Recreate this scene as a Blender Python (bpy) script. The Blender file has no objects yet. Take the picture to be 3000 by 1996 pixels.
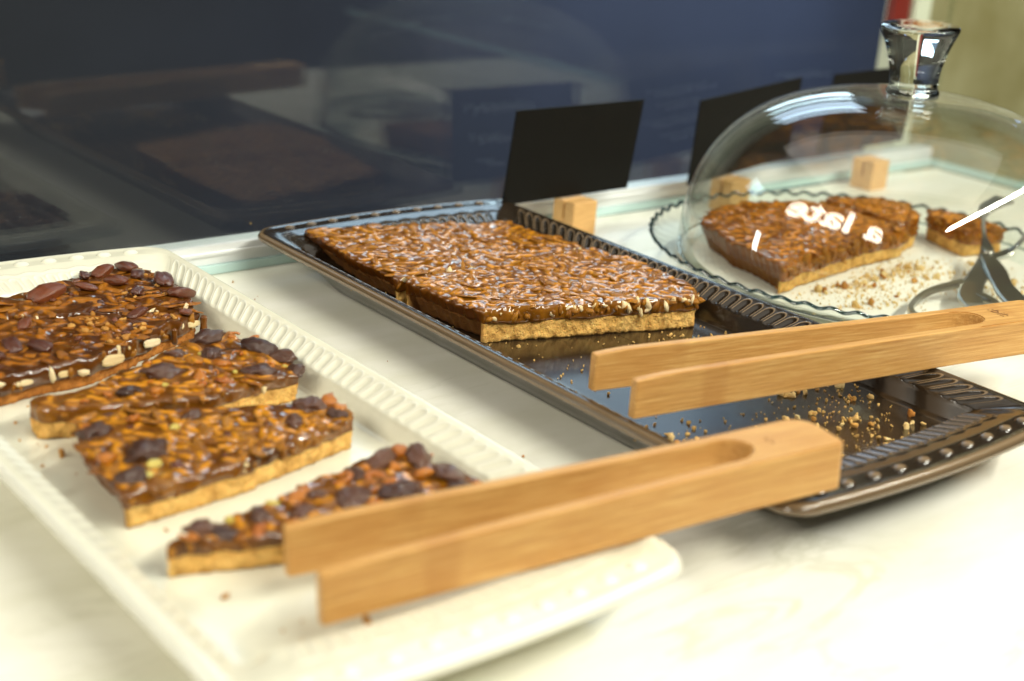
import bpy, bmesh, math, random
import numpy as np
from mathutils import Vector, Matrix
R = math.radians
C = bpy.context.scene.collection
SC = bpy.context.scene
random.seed(7)

# ------------------------------------------------------------------ camera, world, lamps, exposure
TH = R(40.2)
def basis(pitch, roll):
    fw = Vector((math.sin(TH), math.cos(TH), 0)); rt = Vector((math.cos(TH), -math.sin(TH), 0))
    d = fw*math.cos(pitch) - Vector((0, 0, 1))*math.sin(pitch)
    u = rt.cross(d)
    r2 = rt*math.cos(roll) + u*math.sin(roll); u2 = -rt*math.sin(roll) + u*math.cos(roll)
    return r2, u2, d
cr, cu, cd = basis(R(20), R(4.5))
cam_d = bpy.data.cameras.new('camera'); cam = bpy.data.objects.new('camera', cam_d); C.objects.link(cam)
M = Matrix((cr, cu, -cd)).transposed().to_4x4(); M.translation = Vector((0, 0, .29)); cam.matrix_world = M
cam_d.sensor_width = 36; cam_d.lens = 36*4200/3000; cam_d.clip_start = .01; cam_d.clip_end = 100
cam_d.dof.use_dof = True; cam_d.dof.focus_distance = .80; cam_d.dof.aperture_fstop = 5.6
SC.camera = cam
w = bpy.data.worlds.new('World'); SC.world = w; w.use_nodes = True
w.node_tree.nodes['Background'].inputs[0].default_value = (.9, .75, .6, 1)
w.node_tree.nodes['Background'].inputs[1].default_value = .02
SC.view_settings.view_transform = 'Standard'; SC.view_settings.look = 'None'
SC.view_settings.exposure = .13; SC.view_settings.gamma = 1
SC.cycles.use_denoising = True
SC.cycles.max_bounces = 14; SC.cycles.transparent_max_bounces = 24; SC.cycles.transmission_bounces = 12
SC.cycles.sample_clamp_indirect = 6; SC.cycles.caustics_refractive = False; SC.cycles.blur_glossy = .3
def lamp(name, loc, target, sx, sy, power, col):
    l = bpy.data.lights.new(name, 'AREA'); l.shape = 'RECTANGLE'; l.size = sx; l.size_y = sy; l.energy = power; l.color = col
    o = bpy.data.objects.new(name, l); C.objects.link(o); o.location = loc
    o.rotation_euler = (Vector(target) - Vector(loc)).to_track_quat('-Z', 'Y').to_euler(); return o
lamp('led_strip', (1.25, -.75, 1.5), (.6, .55, 0), 2.6, .045, 72, (1, .985, .85))
lamp('ceiling_bounce', (.8, .7, 1.9), (.7, .6, 0), 2.6, 2.0, 15, (1, .97, .86))
lamp('street_window', (2.6, 3.05, 1.86), (.55, .6, .1), 1.2, .48, 9, (.60, .80, 1))
lamp('lower_window', (2.95, 3.05, 1.42), (.5, .5, .1), 1.1, .36, .35, (.25, .55, 1))
lamp('low_street_window', (2.95, 3.05, 1.07), (.55, .6, .05), .9, .26, 5, (.66, .86, 1))
lamp('side_window', (-.45, 2.4, 1.1), (.5, .5, .1), .4, .35, 1.8, (.65, .82, 1))
lamp('door_gap', (-1.4, 2.15, -.2), (.7, .5, .0), .06, 1.15, 11, (.95, 1, .95))
lamp('blue_sign_lamp', (2.25, 1.18, .42), (.82, .57, .1), .09, .09, .35, (.25, .45, 1))
lamp('back_wall_fill', (3.1, 1.7, .5), (3.1, 2.75, -.4), .5, .5, 48, (.42, .56, 1))  # added bluish fill that tints the back wall, not a fixture of the room

# ------------------------------------------------------------------ helpers
def props(o, label=None, cat=None, group=None, kind=None):
    for k, v in (('label', label), ('category', cat), ('group', group), ('kind', kind)):
        if v: o[k] = v
    return o
def empty(name, loc=(0, 0, 0), rz=0):
    o = bpy.data.objects.new(name, None); C.objects.link(o); o.location = loc; o.rotation_euler.z = rz; return o
def link(name, me, mat=None, parent=None, smooth=True):
    if smooth: me.polygons.foreach_set('use_smooth', [True]*len(me.polygons))
    if mat and not me.materials: me.materials.append(mat)
    o = bpy.data.objects.new(name, me); C.objects.link(o)
    if parent: o.parent = parent
    return o
def pyd(name, V, F, mat=None, parent=None, smooth=True):
    me = bpy.data.meshes.new(name)
    V = np.asarray(V, np.float32)
    if isinstance(F, np.ndarray):
        n, k = F.shape
        me.vertices.add(len(V)); me.vertices.foreach_set('co', V.ravel())
        me.loops.add(n*k); me.loops.foreach_set('vertex_index', F.astype(np.int32).ravel())
        me.polygons.add(n); me.polygons.foreach_set('loop_start', np.arange(0, n*k, k, dtype=np.int32))
        me.update(calc_edges=True); me.validate()
    else:
        me.from_pydata(V.tolist(), [], F); me.update()
    return link(name, me, mat, parent, smooth)
def grid_faces(rows, cols, closed=True):
    r = np.arange(rows-1)[:, None]; c = np.arange(cols if closed else cols-1)[None, :]
    c2 = (c+1) % cols
    return np.stack([r*cols+c, r*cols+c2, (r+1)*cols+c2, (r+1)*cols+c], -1).reshape(-1, 4)
def add_attr(o, name, vals):
    a = o.data.attributes.new(name, 'FLOAT', 'POINT'); a.data.foreach_set('value', np.asarray(vals, np.float32))
def hsh(i, j, k, s):
    n = (i*374761393 + j*668265263 + k*2147483647 + s*1274126177) & 0xffffffff
    n = ((n ^ (n >> 13))*1274126177) & 0xffffffff
    return ((n ^ (n >> 16)) & 0xffff)/32768. - 1
def vn(P, s=0):
    P = np.asarray(P, float); i = np.floor(P).astype(np.int64); t = P-i; t = t*t*(3-2*t); o = 0
    for a in (0, 1):
        for b in (0, 1):
            for c in (0, 1):
                wgt = (t[:, 0] if a else 1-t[:, 0])*(t[:, 1] if b else 1-t[:, 1])*(t[:, 2] if c else 1-t[:, 2])
                o = o + wgt*hsh(i[:, 0]+a, i[:, 1]+b, i[:, 2]+c, s)
    return o
def fbm(P, s=0, n=3):
    P = np.asarray(P, float); return sum(vn(P*2**k, s+k)*.5**k for k in range(n))
def box(name, x0, x1, y0, y1, z0, z1, mat, parent=None, bev=0):
    bm = bmesh.new(); bmesh.ops.create_cube(bm, size=1)
    for v in bm.verts: v.co = Vector(((x0+x1)/2+v.co.x*(x1-x0), (y0+y1)/2+v.co.y*(y1-y0), (z0+z1)/2+v.co.z*(z1-z0)))
    if bev: bmesh.ops.bevel(bm, geom=bm.edges[:], offset=bev, segments=3, affect='EDGES', profile=.5)
    me = bpy.data.meshes.new(name); bm.to_mesh(me); bm.free(); return link(name, me, mat, parent, smooth=False)
def lathe(name, prof, n, mat, parent=None, fn=None):
    a = np.linspace(0, 2*np.pi, n, endpoint=False); V = []
    for r, z in prof:
        rr = np.full(n, r); zz = np.full(n, z)
        if fn: rr, zz = fn(a, rr, zz)
        V.append(np.stack([rr*np.cos(a), rr*np.sin(a), zz], 1))
    return pyd(name, np.concatenate(V), grid_faces(len(prof), n), mat, parent)

# ------------------------------------------------------------------ materials
class NT:
    def __init__(s, name):
        s.m = bpy.data.materials.new(name); s.m.use_nodes = True; s.t = s.m.node_tree; s.n = s.t.nodes; s.l = s.t.links
        s.n.clear(); s.out = s.n.new('ShaderNodeOutputMaterial')
    def add(s, typ, **kw):
        x = s.n.new(typ)
        for k, v in kw.items():
            if k.startswith('i_'):
                x.inputs[k[2:].replace('_', ' ')].default_value = v
            else: setattr(x, k, v)
        return x
    def ln(s, a, b): s.l.new(a, b)
    def noise(s, scale, detail=4, rough=.6, vec=None, dist=0):
        x = s.add('ShaderNodeTexNoise'); x.inputs['Scale'].default_value = scale; x.inputs['Detail'].default_value = detail
        x.inputs['Roughness'].default_value = rough; x.inputs['Distortion'].default_value = dist
        if vec: s.ln(vec, x.inputs['Vector'])
        return x
    def ramp(s, fac, stops):
        x = s.add('ShaderNodeValToRGB'); e = x.color_ramp.elements
        while len(e) < len(stops): e.new(.5)
        for el, (p, c) in zip(e, stops): el.position = p; el.color = (*c, 1)
        s.ln(fac, x.inputs[0]); return x.outputs[0]
    def mix(s, fac, a, b, mode='MIX'):
        x = s.add('ShaderNodeMix', data_type='RGBA', blend_type=mode)
        for sock, v in ((x.inputs[0], fac), (x.inputs[6], a), (x.inputs[7], b)):
            if hasattr(v, 'links'): s.ln(v, sock)
            else: sock.default_value = v if isinstance(v, float) else (*v, 1)
        return x.outputs[2]
    def bump(s, h, strength, dist, prev=None):
        x = s.add('ShaderNodeBump'); x.inputs['Strength'].default_value = strength; x.inputs['Distance'].default_value = dist
        s.ln(h, x.inputs['Height'])
        if prev: s.ln(prev, x.inputs['Normal'])
        return x.outputs[0]
    def pbsdf(s, col, rough=.5, normal=None, coat=0, coat_r=.05, metal=0, spec=.5, sss=0):
        p = s.add('ShaderNodeBsdfPrincipled')
        if hasattr(col, 'links'): s.ln(col, p.inputs['Base Color'])
        else: p.inputs['Base Color'].default_value = (*col, 1)
        if hasattr(rough, 'links'): s.ln(rough, p.inputs['Roughness'])
        else: p.inputs['Roughness'].default_value = rough
        p.inputs['Coat Weight'].default_value = coat; p.inputs['Coat Roughness'].default_value = coat_r
        p.inputs['Metallic'].default_value = metal; p.inputs['Specular IOR Level'].default_value = spec
        if sss:
            p.inputs['Subsurface Weight'].default_value = sss; p.inputs['Subsurface Scale'].default_value = .002
        if normal: s.ln(normal, p.inputs['Normal']); s.ln(normal, p.inputs['Coat Normal'])
        s.ln(p.outputs[0], s.out.inputs[0]); return p
    def obj(s): return s.add('ShaderNodeTexCoord').outputs['Object']
    def geo(s): return s.add('ShaderNodeNewGeometry').outputs['Position']
    def rnd(s): return s.add('ShaderNodeObjectInfo').outputs['Random']
    def attr(s, n): x = s.add('ShaderNodeAttribute'); x.attribute_name = n; return x.outputs['Fac']

def m_simple(name, col, rough=.5, **k):
    n = NT(name); n.pbsdf(col, rough, **k); return n.m
def m_marble():
    n = NT('marble'); g = n.geo()
    mp = n.add('ShaderNodeMapping'); mp.inputs['Rotation'].default_value = (0, 0, R(28)); mp.inputs['Scale'].default_value = (2.2, 7, 1); n.ln(g, mp.inputs[0])
    a = n.noise(2.6, 8, .62, mp.outputs[0], 1.6).outputs[0]
    veins = n.ramp(a, [(0, (0, 0, 0)), (.46, (0, 0, 0)), (.5, (1, 1, 1)), (.53, (0, 0, 0)), (1, (0, 0, 0))])
    cl = n.ramp(n.noise(3.5, 5, .6, mp.outputs[0]).outputs[0], [(.35, (.77, .755, .64)), (.65, (.87, .855, .77))])
    pat = n.ramp(n.noise(5, 3, .5, g).outputs[0], [(.45, (0, 0, 0)), (.7, (.55, .55, .55))])
    f = n.mix(1.0, veins, pat, 'MULTIPLY')
    col = n.mix(f, cl, (.44, .43, .30))
    n.pbsdf(col, .32, coat=.12, coat_r=.2); return n.m
def m_glaze(name, base, ridge, lip=None, rough=.12):
    n = NT(name); f = n.attr('ridge'); v = n.noise(60, 3, .6, n.obj()).outputs[0]
    b2 = n.mix(v, base, tuple(c*1.25 for c in base))
    fr = n.ramp(f, [(.30, (0, 0, 0)), (.85, (1, 1, 1))])
    col = n.mix(fr, b2, ridge)
    bp = n.bump(n.noise(25, 2, .5, n.obj()).outputs[0], .08, .004)
    n.pbsdf(col, rough, bp, coat=.25, coat_r=.06); return n.m
def m_glass_thin(name, tint, f0, rough=0.0, k=1.0):
    n = NT(name)
    lw = n.add('ShaderNodeLayerWeight'); lw.inputs[0].default_value = .5
    pw = n.add('ShaderNodeMath', operation='POWER'); n.ln(lw.outputs['Facing'], pw.inputs[0]); pw.inputs[1].default_value = 5
    ml = n.add('ShaderNodeMath', operation='MULTIPLY_ADD'); n.ln(pw.outputs[0], ml.inputs[0]); ml.inputs[1].default_value = (1-f0)*k; ml.inputs[2].default_value = f0
    tr = n.add('ShaderNodeBsdfTransparent'); tr.inputs[0].default_value = (*tint, 1)
    gl = n.add('ShaderNodeBsdfGlossy'); gl.inputs['Roughness'].default_value = rough
    mx = n.add('ShaderNodeMixShader'); n.ln(ml.outputs[0], mx.inputs[0]); n.ln(tr.outputs[0], mx.inputs[1]); n.ln(gl.outputs[0], mx.inputs[2])
    n.ln(mx.outputs[0], n.out.inputs[0]); return n.m
def m_glass_solid(name, tint):
    n = NT(name); g = n.add('ShaderNodeBsdfGlass'); g.inputs['Color'].default_value = (*tint, 1); g.inputs['IOR'].default_value = 1.5
    n.ln(g.outputs[0], n.out.inputs[0]); return n.m
def m_bamboo():
    n = NT('bamboo'); o = n.obj()
    mp = n.add('ShaderNodeMapping'); mp.inputs['Scale'].default_value = (7, 240, 240); n.ln(o, mp.inputs[0])
    fib = n.noise(3.2, 6, .72, mp.outputs[0]).outputs[0]
    mp2 = n.add('ShaderNodeMapping'); mp2.inputs['Scale'].default_value = (14, 45, 45); n.ln(o, mp2.inputs[0])
    bl = n.noise(2, 3, .5, mp2.outputs[0]).outputs[0]
    mp3 = n.add('ShaderNodeMapping'); mp3.inputs['Scale'].default_value = (30, 8, 8); n.ln(o, mp3.inputs[0])
    node = n.ramp(n.noise(1.1, 2, .4, mp3.outputs[0]).outputs[0], [(.62, (0, 0, 0)), (.72, (.5, .5, .5))])
    c = n.ramp(fib, [(.32, (.39, .185, .048)), (.5, (.53, .285, .084)), (.68, (.66, .41, .15))])
    c = n.mix(n.ramp(bl, [(.4, (0, 0, 0)), (.8, (.5, .5, .5))]), c, (.48, .22, .055))
    c = n.mix(node, c, (.40, .18, .045))
    b = n.bump(fib, .25, .0006)
    n.pbsdf(c, .42, b, spec=.4); return n.m
def m_caramel(name, c0, c1, c2, rough=.17, bscale=85):
    n = NT(name); o = n.geo()
    a = n.noise(55, 5, .65, o).outputs[0]; nut = n.attr('nut')
    c = n.ramp(a, [(.3, c0), (.52, c1), (.72, c2)])
    c = n.mix(n.attr('side'), c, (.13, .038, .004))
    c = n.mix(n.ramp(nut, [(.25, (0, 0, 0)), (.8, (.8, .8, .8))]), c, tuple(min(1, x*2.1) for x in c2))
    b = n.bump(n.noise(bscale, 2, .5, o, .4).outputs[0], .36, .0022)
    n.pbsdf(c, .42, b, coat=1.0, coat_r=.025, sss=.06, spec=.1); return n.m
def m_crust(name, c0, c1, c2):
    n = NT(name); o = n.geo()
    v = n.add('ShaderNodeTexVoronoi'); v.inputs['Scale'].default_value = 560; n.ln(o, v.inputs['Vector'])
    hole = n.ramp(v.outputs['Distance'], [(.05, (0, 0, 0)), (.45, (1, 1, 1))])
    a = n.noise(150, 6, .7, o).outputs[0]; big = n.noise(70, 4, .65, o).outputs[0]
    c = n.ramp(big, [(.15, c0), (.5, c1), (.85, c2)])
    c = n.mix(n.ramp(a, [(.36, (.7, .7, .7)), (.55, (0, 0, 0))]), c, tuple(x*.55 for x in c0))
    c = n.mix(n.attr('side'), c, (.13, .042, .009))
    b = n.bump(hole, .5, .0012); b = n.bump(a, .9, .0022, b)
    n.pbsdf(c, .85, b, spec=.15, sss=.1); return n.m
def m_nut(name, lo, hi, rough=.4, coat=.6, bs=260, bd=.0006):
    n = NT(name); o = n.obj(); c = n.mix(n.rnd(), lo, hi)
    a = n.noise(bs, 3, .6, o).outputs[0]
    c = n.mix(n.ramp(a, [(.35, (.45, .45, .45)), (.6, (0, 0, 0))]), c, tuple(x*.5 for x in lo))
    b = n.bump(a, .3, bd)
    n.pbsdf(c, rough, b, coat=coat, coat_r=.04, sss=.06, spec=.2); return n.m

MAT = dict(
 marble=m_marble(),
 brown=m_glaze('brown_glaze', (.017, .011, .006), (.20, .135, .075), rough=.20),
 cream=m_glaze('cream_glaze', (.62, .605, .49), (.74, .73, .64), rough=.26),
 pane=m_glass_thin('pane_glass', (.93, .96, .95), .042),
 dome=m_glass_thin('dome_glass', (.97, .98, .97), .06, k=.9),
 plate=m_glass_thin('plate_glass', (.93, .97, .95), .04),
 knob=m_glass_solid('knob_glass', (.97, .99, .98)),
 rimglass=m_glass_thin('rim_glass', (.10, .22, .24), .12),
 bamboo=m_bamboo(),
 burn=m_simple('burned_mark', (.20, .08, .02), .6),
 almondcar=m_caramel('almond_caramel', (.085, .026, .001), (.18, .063, .002), (.28, .112, .005)),
 darkcar=m_caramel('pecan_caramel', (.040, .010, .001), (.095, .028, .001), (.19, .064, .003), rough=.10),
 fruitcar=m_caramel('fruit_caramel', (.055, .016, .001), (.155, .052, .002), (.31, .125, .006), rough=.22),
 tartcar=m_caramel('tart_caramel', (.13, .034, .002), (.26, .080, .004), (.40, .145, .009), rough=.3),
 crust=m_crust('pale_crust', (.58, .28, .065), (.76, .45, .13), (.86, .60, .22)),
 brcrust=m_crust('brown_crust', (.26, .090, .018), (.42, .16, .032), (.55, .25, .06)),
 almond=m_nut('almond_glazed', (.20, .068, .003), (.38, .155, .008), .46, .3, 160, .0004),
 almondw=m_nut('almond_white', (.72, .53, .26), (.88, .74, .48), .4, .2),
 almondd=m_nut('almond_dark', (.18, .055, .003), (.38, .14, .008), .5, .25, 200, .0004),
 pecan=m_nut('pecan', (.060, .013, .004), (.19, .045, .009), .3, .9, 200, .0010),
 prune=m_nut('prune', (.045, .016, .008), (.12, .045, .020), .32, .7, 150, .0035),
 apricot=m_nut('candied_peel', (.34, .09, .006), (.56, .20, .012), .35, .8),
 yellow=m_nut('yellow_raisin', (.50, .38, .06), (.62, .52, .14), .3, .5),
 crumb=m_nut('crumb', (.62, .38, .12), (.86, .66, .32), .85, 0, 900, .0008),
 bcrumb=m_nut('brown_crumb', (.40, .16, .03), (.62, .34, .09), .85, 0, 900, .0008),
 black=m_simple('blackboard', (.006, .0055, .0045), .6, spec=.12),
 chalk=m_simple('chalk', (.85, .88, .90), .9),
 block=None, steel=m_simple('steel', (.40, .39, .34), .33, metal=1),
 alu=m_simple('aluminium', (.80, .82, .82), .35, metal=.3),
 teal=m_simple('teal_gasket', (.50, .68, .66), .3),
 paper=None,
 white=None,
 post=m_simple('pale_paint', (.80, .80, .62), .5),
 red=m_simple('red_paint', (.22, .02, .012), .5),
)
def m_block():
    n = NT('beech'); mp = n.add('ShaderNodeMapping'); mp.inputs['Scale'].default_value = (40, 40, 220); n.ln(n.obj(), mp.inputs[0])
    c = n.ramp(n.noise(2, 4, .6, mp.outputs[0]).outputs[0], [(.3, (.58, .32, .11)), (.7, (.72, .44, .17))]); n.pbsdf(c, .5); return n.m
MAT['block'] = m_block()
n_ = NT('white_letters'); p_ = n_.pbsdf((.95, .93, .86), .4); p_.inputs['Emission Color'].default_value = (1, .93, .78, 1); p_.inputs['Emission Strength'].default_value = 13.5; MAT['white'] = n_.m
def m_paper():
    n = NT('paper'); o = n.geo(); mp = n.add('ShaderNodeMapping'); mp.inputs['Rotation'].default_value = (0, 0, R(35)); mp.inputs['Scale'].default_value = (1, 6, 1); n.ln(o, mp.inputs[0])
    c = n.ramp(n.noise(26, 4, .6, mp.outputs[0]).outputs[0], [(.55, (.82, .80, .70)), (.75, (.78, .70, .55))]); n.pbsdf(c, .6); return n.m
MAT['paper'] = m_paper()
def m_wall(name, a, b, sc):
    n = NT(name); c = n.ramp(n.noise(sc, 4, .55, n.geo()).outputs[0], [(.3, a), (.7, b)]); n.pbsdf(c, .8); return n.m

# ------------------------------------------------------------------ the setting
ct = box('counter', -1.2, 1.195, .185, .800, -.04, 0, MAT['marble'], bev=.002); props(ct, 'white marble counter top with faint olive veins', None, kind='structure')
def pane_v(u): return .801 + .012*(u-.44)
g = empty('glass_screen', (0, .801, 0)); props(g, 'upright clear glass screen along the back edge of the counter, mirroring the trays', 'glass screen')
a0, a1 = -1.2, 1.197
def quadbox(name, pts, z0, z1, mat, parent):
    V = [(x, y, z0) for x, y in pts] + [(x, y, z1) for x, y in pts]
    F = [[3, 2, 1, 0], [4, 5, 6, 7]] + [[i, (i+1) % 4, 4+(i+1) % 4, 4+i] for i in range(4)]
    o = pyd(name, V, F, mat, None, smooth=False)
    o.parent = parent; o.matrix_parent_inverse = Matrix.Translation(parent.location).inverted(); return o
quadbox('pane', [(a0, pane_v(a0)), (a1, pane_v(a1)), (a1, pane_v(a1)+.006), (a0, pane_v(a0)+.006)], .019, .205, MAT['pane'], g)
quadbox('bottom_rail', [(a0, pane_v(a0)-.004), (a1, pane_v(a1)-.004), (a1, pane_v(a1)+.012), (a0, pane_v(a0)+.012)], .0065, .019, MAT['alu'], g)
quadbox('rail_groove', [(a0, pane_v(a0)-.0055), (a1, pane_v(a1)-.0055), (a1, pane_v(a1)-.004), (a0, pane_v(a0)-.004)], .0125, .0145, MAT['alu'], g)
quadbox('gasket', [(a0, pane_v(a0)-.0065), (a1, pane_v(a1)-.0065), (a1, pane_v(a1)+.01), (a0, pane_v(a0)+.01)], .0005, .0062, MAT['teal'], g)
quadbox('side_pane', [(1.199, -.2), (1.205, -.2), (1.205, pane_v(1.2)+.006), (1.199, pane_v(1.2)+.006)], .0065, .205, MAT['pane'], g)
quadbox('side_gasket', [(1.197, -.2), (1.208, -.2), (1.208, pane_v(1.2)), (1.197, pane_v(1.2))], .0005, .006, MAT['teal'], g)
bw = box('back_wall', -3.5, 3.95, 2.75, 2.8, -1, .5, m_wall('dark_wall', (.016, .0155, .016), (.028, .029, .033), 1.5)); props(bw, 'dark wall of the room beyond the glass', None, kind='structure')
fl = box('floor', -3.5, 3.6, .83, 2.75, -1.02, -.98, m_simple('dark_floor', (.03, .028, .025), .6)); props(fl, 'dark floor beyond the counter', None, kind='structure')
sw = box('side_wall', 1.357, 2.6, .96, 1.0, -.98, .36, m_wall('olive_wall', (.23, .19, .07), (.40, .36, .20), 7)); props(sw, 'olive tan wall beside the glass screen', None, kind='structure')
t = box('door_post', 1.328, 1.3565, .945, .985, -.98, 1.2, MAT['post'], bev=.002); props(t, 'pale cream post beyond the glass at the olive wall', 'post')
t = box('red_panel', 1.297, 1.325, .95, .96, .113, .4, MAT['red'], bev=.001); props(t, 'dark red panel edge beside the pale post', 'panel')

# ------------------------------------------------------------------ trays
def tray(name, mat, cx, cy, hw, label, amp):
    root = empty(name, (cx, cy, 0)); props(root, label, 'tray', 'moulded rectangular serving trays')
    a, b = hw, .2300; ro = .016; il, ish = .025, .046; ri = .008; bow = .005
    segs = []   # outer pts, inner pts, w(short weight), s (phase coordinate), endfade
    nS, nL, nC = 330, 720, 46
    O, I, Wt, S, Fd = [], [], [], [], []
    ia, ib = a-il, b-ish
    def side(p0, p1, q0, q1, n, short, L, sgn=0):
        k = np.arange(n)/n
        o = np.outer(1-k, p0)+np.outer(k, p1); i = np.outer(1-k, q0)+np.outer(k, q1)
        if short: o[:, 1] += sgn*bow*(1-(2*k-1)**2); i[:, 1] += sgn*bow*.8*(1-(2*k-1)**2)
        O.append(o); I.append(i); Wt.append(np.full(n, float(short))); S.append((k-.5)*L); Fd.append(np.clip(np.minimum(k, 1-k)*L/.008, 0, 1))
    def corner(c, ci, a0, n, w0, w1):
        k = np.arange(n)/n; an = a0+k*np.pi/2
        O.append(np.array(c)+ro*np.stack([np.cos(an), np.sin(an)], 1)); I.append(np.array(ci)+ri*np.stack([np.cos(an), np.sin(an)], 1))
        kk = k*k*(3-2*k); Wt.append(w0+(w1-w0)*kk); S.append(np.zeros(n)); Fd.append(np.zeros(n))
    A_, B_ = a-ro, b-ro; a_, b_ = ia-ri, ib-ri
    side((a, -B_), (a, B_), (ia, -b_), (ia, b_), nL, 0, 2*B_)
    corner((A_, B_), (a_, b_), 0, nC, 0, 1)
    side((A_, b), (-A_, b), (a_, ib), (-a_, ib), nS, 1, 2*A_, 1)
    corner((-A_, B_), (-a_, b_), np.pi/2, nC, 1, 0)
    side((-a, B_), (-a, -B_), (-ia, b_), (-ia, -b_), nL, 0, 2*B_)
    corner((-A_, -B_), (-a_, -b_), np.pi, nC, 0, 1)
    side((-A_, -b), (A_, -b), (-a_, -ib), (a_, -ib), nS, 1, 2*A_, -1)
    corner((A_, -B_), (a_, -b_), 1.5*np.pi, nC, 1, 0)
    O, I, Wt, S, Fd = map(np.concatenate, (O, I, Wt, S, Fd)); N = len(O)
    LX = np.array([0, .08, .2, .35, .6, 1.62, 1.70, 1.78, 2.2, 2.36, 2.5]); LZ = np.array([2.75, 2.95, 3.05, 3.05, 2.98, 2.38, 2.30, 2.12, 1.4, 1.24, 1.2])
    SX = np.array([0, .08, .2, .35, .6, 1.5, 2.25, 2.4, 2.5, 3.85, 3.95, 4.4, 4.6]); SZ = np.array([2.75, 2.95, 3.05, 3.05, 3.0, 3.01, 2.865, 2.79, 2.77, 2.48, 2.38, 1.30, 1.2])
    T = np.concatenate([[0, .015, .03, .05, .075, .1, .125, .15, .175, .2, .22], np.linspace(.24, .98, 60), [1]])
    pl = (2*B_)/45; ps = (2*A_)/20; pb = (2*A_)/10
    rows, rid = [], []
    for t in T:
        x = t*2.5; xs = t*4.6
        zl = np.full(N, np.interp(x, LX, LZ)); zs = np.full(N, np.interp(xs, SX, SZ))
        # long side gadroons
        p = (S/pl - np.floor(S/pl) - .5)*pl*100
        cx0 = max(0, .98-x); d = np.hypot(p, cx0); m = 1 if .5 < x < 1.72 else 0
        rd = np.exp(-((d-.37)/.055)**2)*m*Fd
        cav = np.clip(1-(d/.34)**2, 0, 1)*m*Fd
        fade = np.clip((1.76-x)/.25, .0, 1)
        zl += amp*(.035*rd - .09*cav)*fade; rl = rd*fade
        # short ends: beads and flutes
        q = (S/ps - np.floor(S/ps) - .5)*ps*100; qc = max(0, 2.85-xs); dq = np.hypot(q, qc); mq = 1 if 2.4 < xs < 4.0 else 0
        rs = np.exp(-((dq-.27)/.075)**2)*mq*Fd; cs = np.clip(1-(dq/.24)**2, 0, 1)*mq*Fd
        fq = np.clip((4.0-xs)/.3, 0, 1)
        sc_ = .07*np.exp(-((xs-2.33-.07*np.cos(2*np.pi*S/pb))/.10)**2)*Fd
        zs += amp*(.04*rs-.06*cs)*fq+sc_; r2 = np.maximum(rs*fq*.8, 0)
        z = zl*(1-Wt)+zs*Wt; rr = rl*(1-Wt)+r2*Wt
        if x < .5: rr = np.maximum(rr, .85*np.exp(-((x-.10)/.13)**2))
        rows.append(np.concatenate([O+(I-O)*t, z[:, None]/100], 1)); rid.append(rr)
    # inner floor rings, collapsing to a line is avoided with scaled rings
    nb = len(rows)
    for sc in (.8, .5, .2):
        rows.append(np.concatenate([I*sc, np.full((N, 1), .012)], 1)); rid.append(np.zeros(N))
    V = np.concatenate(rows); F = grid_faces(len(rows), N)
    # outside: lip underside and foot
    under = []
    for ins, z in ((.0, 2.75), (-.01, 2.6), (.10, 2.48), (.35, 2.44), (.9, 2.3), (1.5, 1.9), (2.0, 1.4), (2.5, .8), (3.0, .15), (3.2, .05)):
        f = (ins/2.5)*(1+.35*Wt) if ins > 0 else np.full(N, ins/2.5)
        base = I.copy(); under.append(np.concatenate([O+(base-O)*f[:, None], np.full((N, 1), z/100)], 1))
    U_ = np.concatenate(under); F2 = grid_faces(len(under), N)[:, ::-1]+len(V)
    rid2 = np.concatenate([np.full(N, v) for v in (.8, .75, .6, .2, 0, 0, 0, 0, 0, 0)])
    o = pyd('dish', np.concatenate([V, U_]), np.concatenate([F, F2]), mat, root); add_attr(o, 'ridge', np.concatenate([np.concatenate(rid), rid2]))
    # centre of the floor
    cen = pyd('floor_panel', [(-a*.24, -b*.22, .0119), (a*.24, -b*.22, .0119), (a*.24, b*.22, .0119), (-a*.24, b*.22, .0119)], [[0, 1, 2, 3]], mat, root); add_attr(cen, 'ridge', [0]*4)
    # beads on the short ends
    prof = [(0.0001, .22), (.14, .21), (.26, .17), (.36, .10), (.43, 0.02), (.46, -.06)]
    aa = np.linspace(0, 2*np.pi, 20, endpoint=False)
    bv = np.concatenate([np.stack([r*np.cos(aa)*1.15, r*np.sin(aa)*.85, np.full(20, z)], 1) for r, z in prof])/100
    first = None
    for sg in (1, -1):
        for k in range(10):
            s = (k+.5-5)*pb
            y = sg*(b+bow*(1-(s/A_)**2)-.0105)
            if first is None:
                first = pyd('bead', bv, grid_faces(6, 20)[:, ::-1], mat, root)
                add_attr(first, 'ridge', np.concatenate([np.full(20, v) for v in (.85, .8, .6, .3, .1, 0)])); bo = first
            else:
                bo = first.copy(); C.objects.link(bo); bo.parent = root
            bo.location = (s, y, .0296); 
    return root
tray('brown_tray', MAT['brown'], .540, .558, .102, 'dark brown glazed rectangular tray with scalloped rim, holding the almond slab', 1.0)
tray('cream_tray', MAT['cream'], .277, .551, .0965, 'cream glazed rectangular tray with beaded rim, holding fruit and nut slices', .65)

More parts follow.
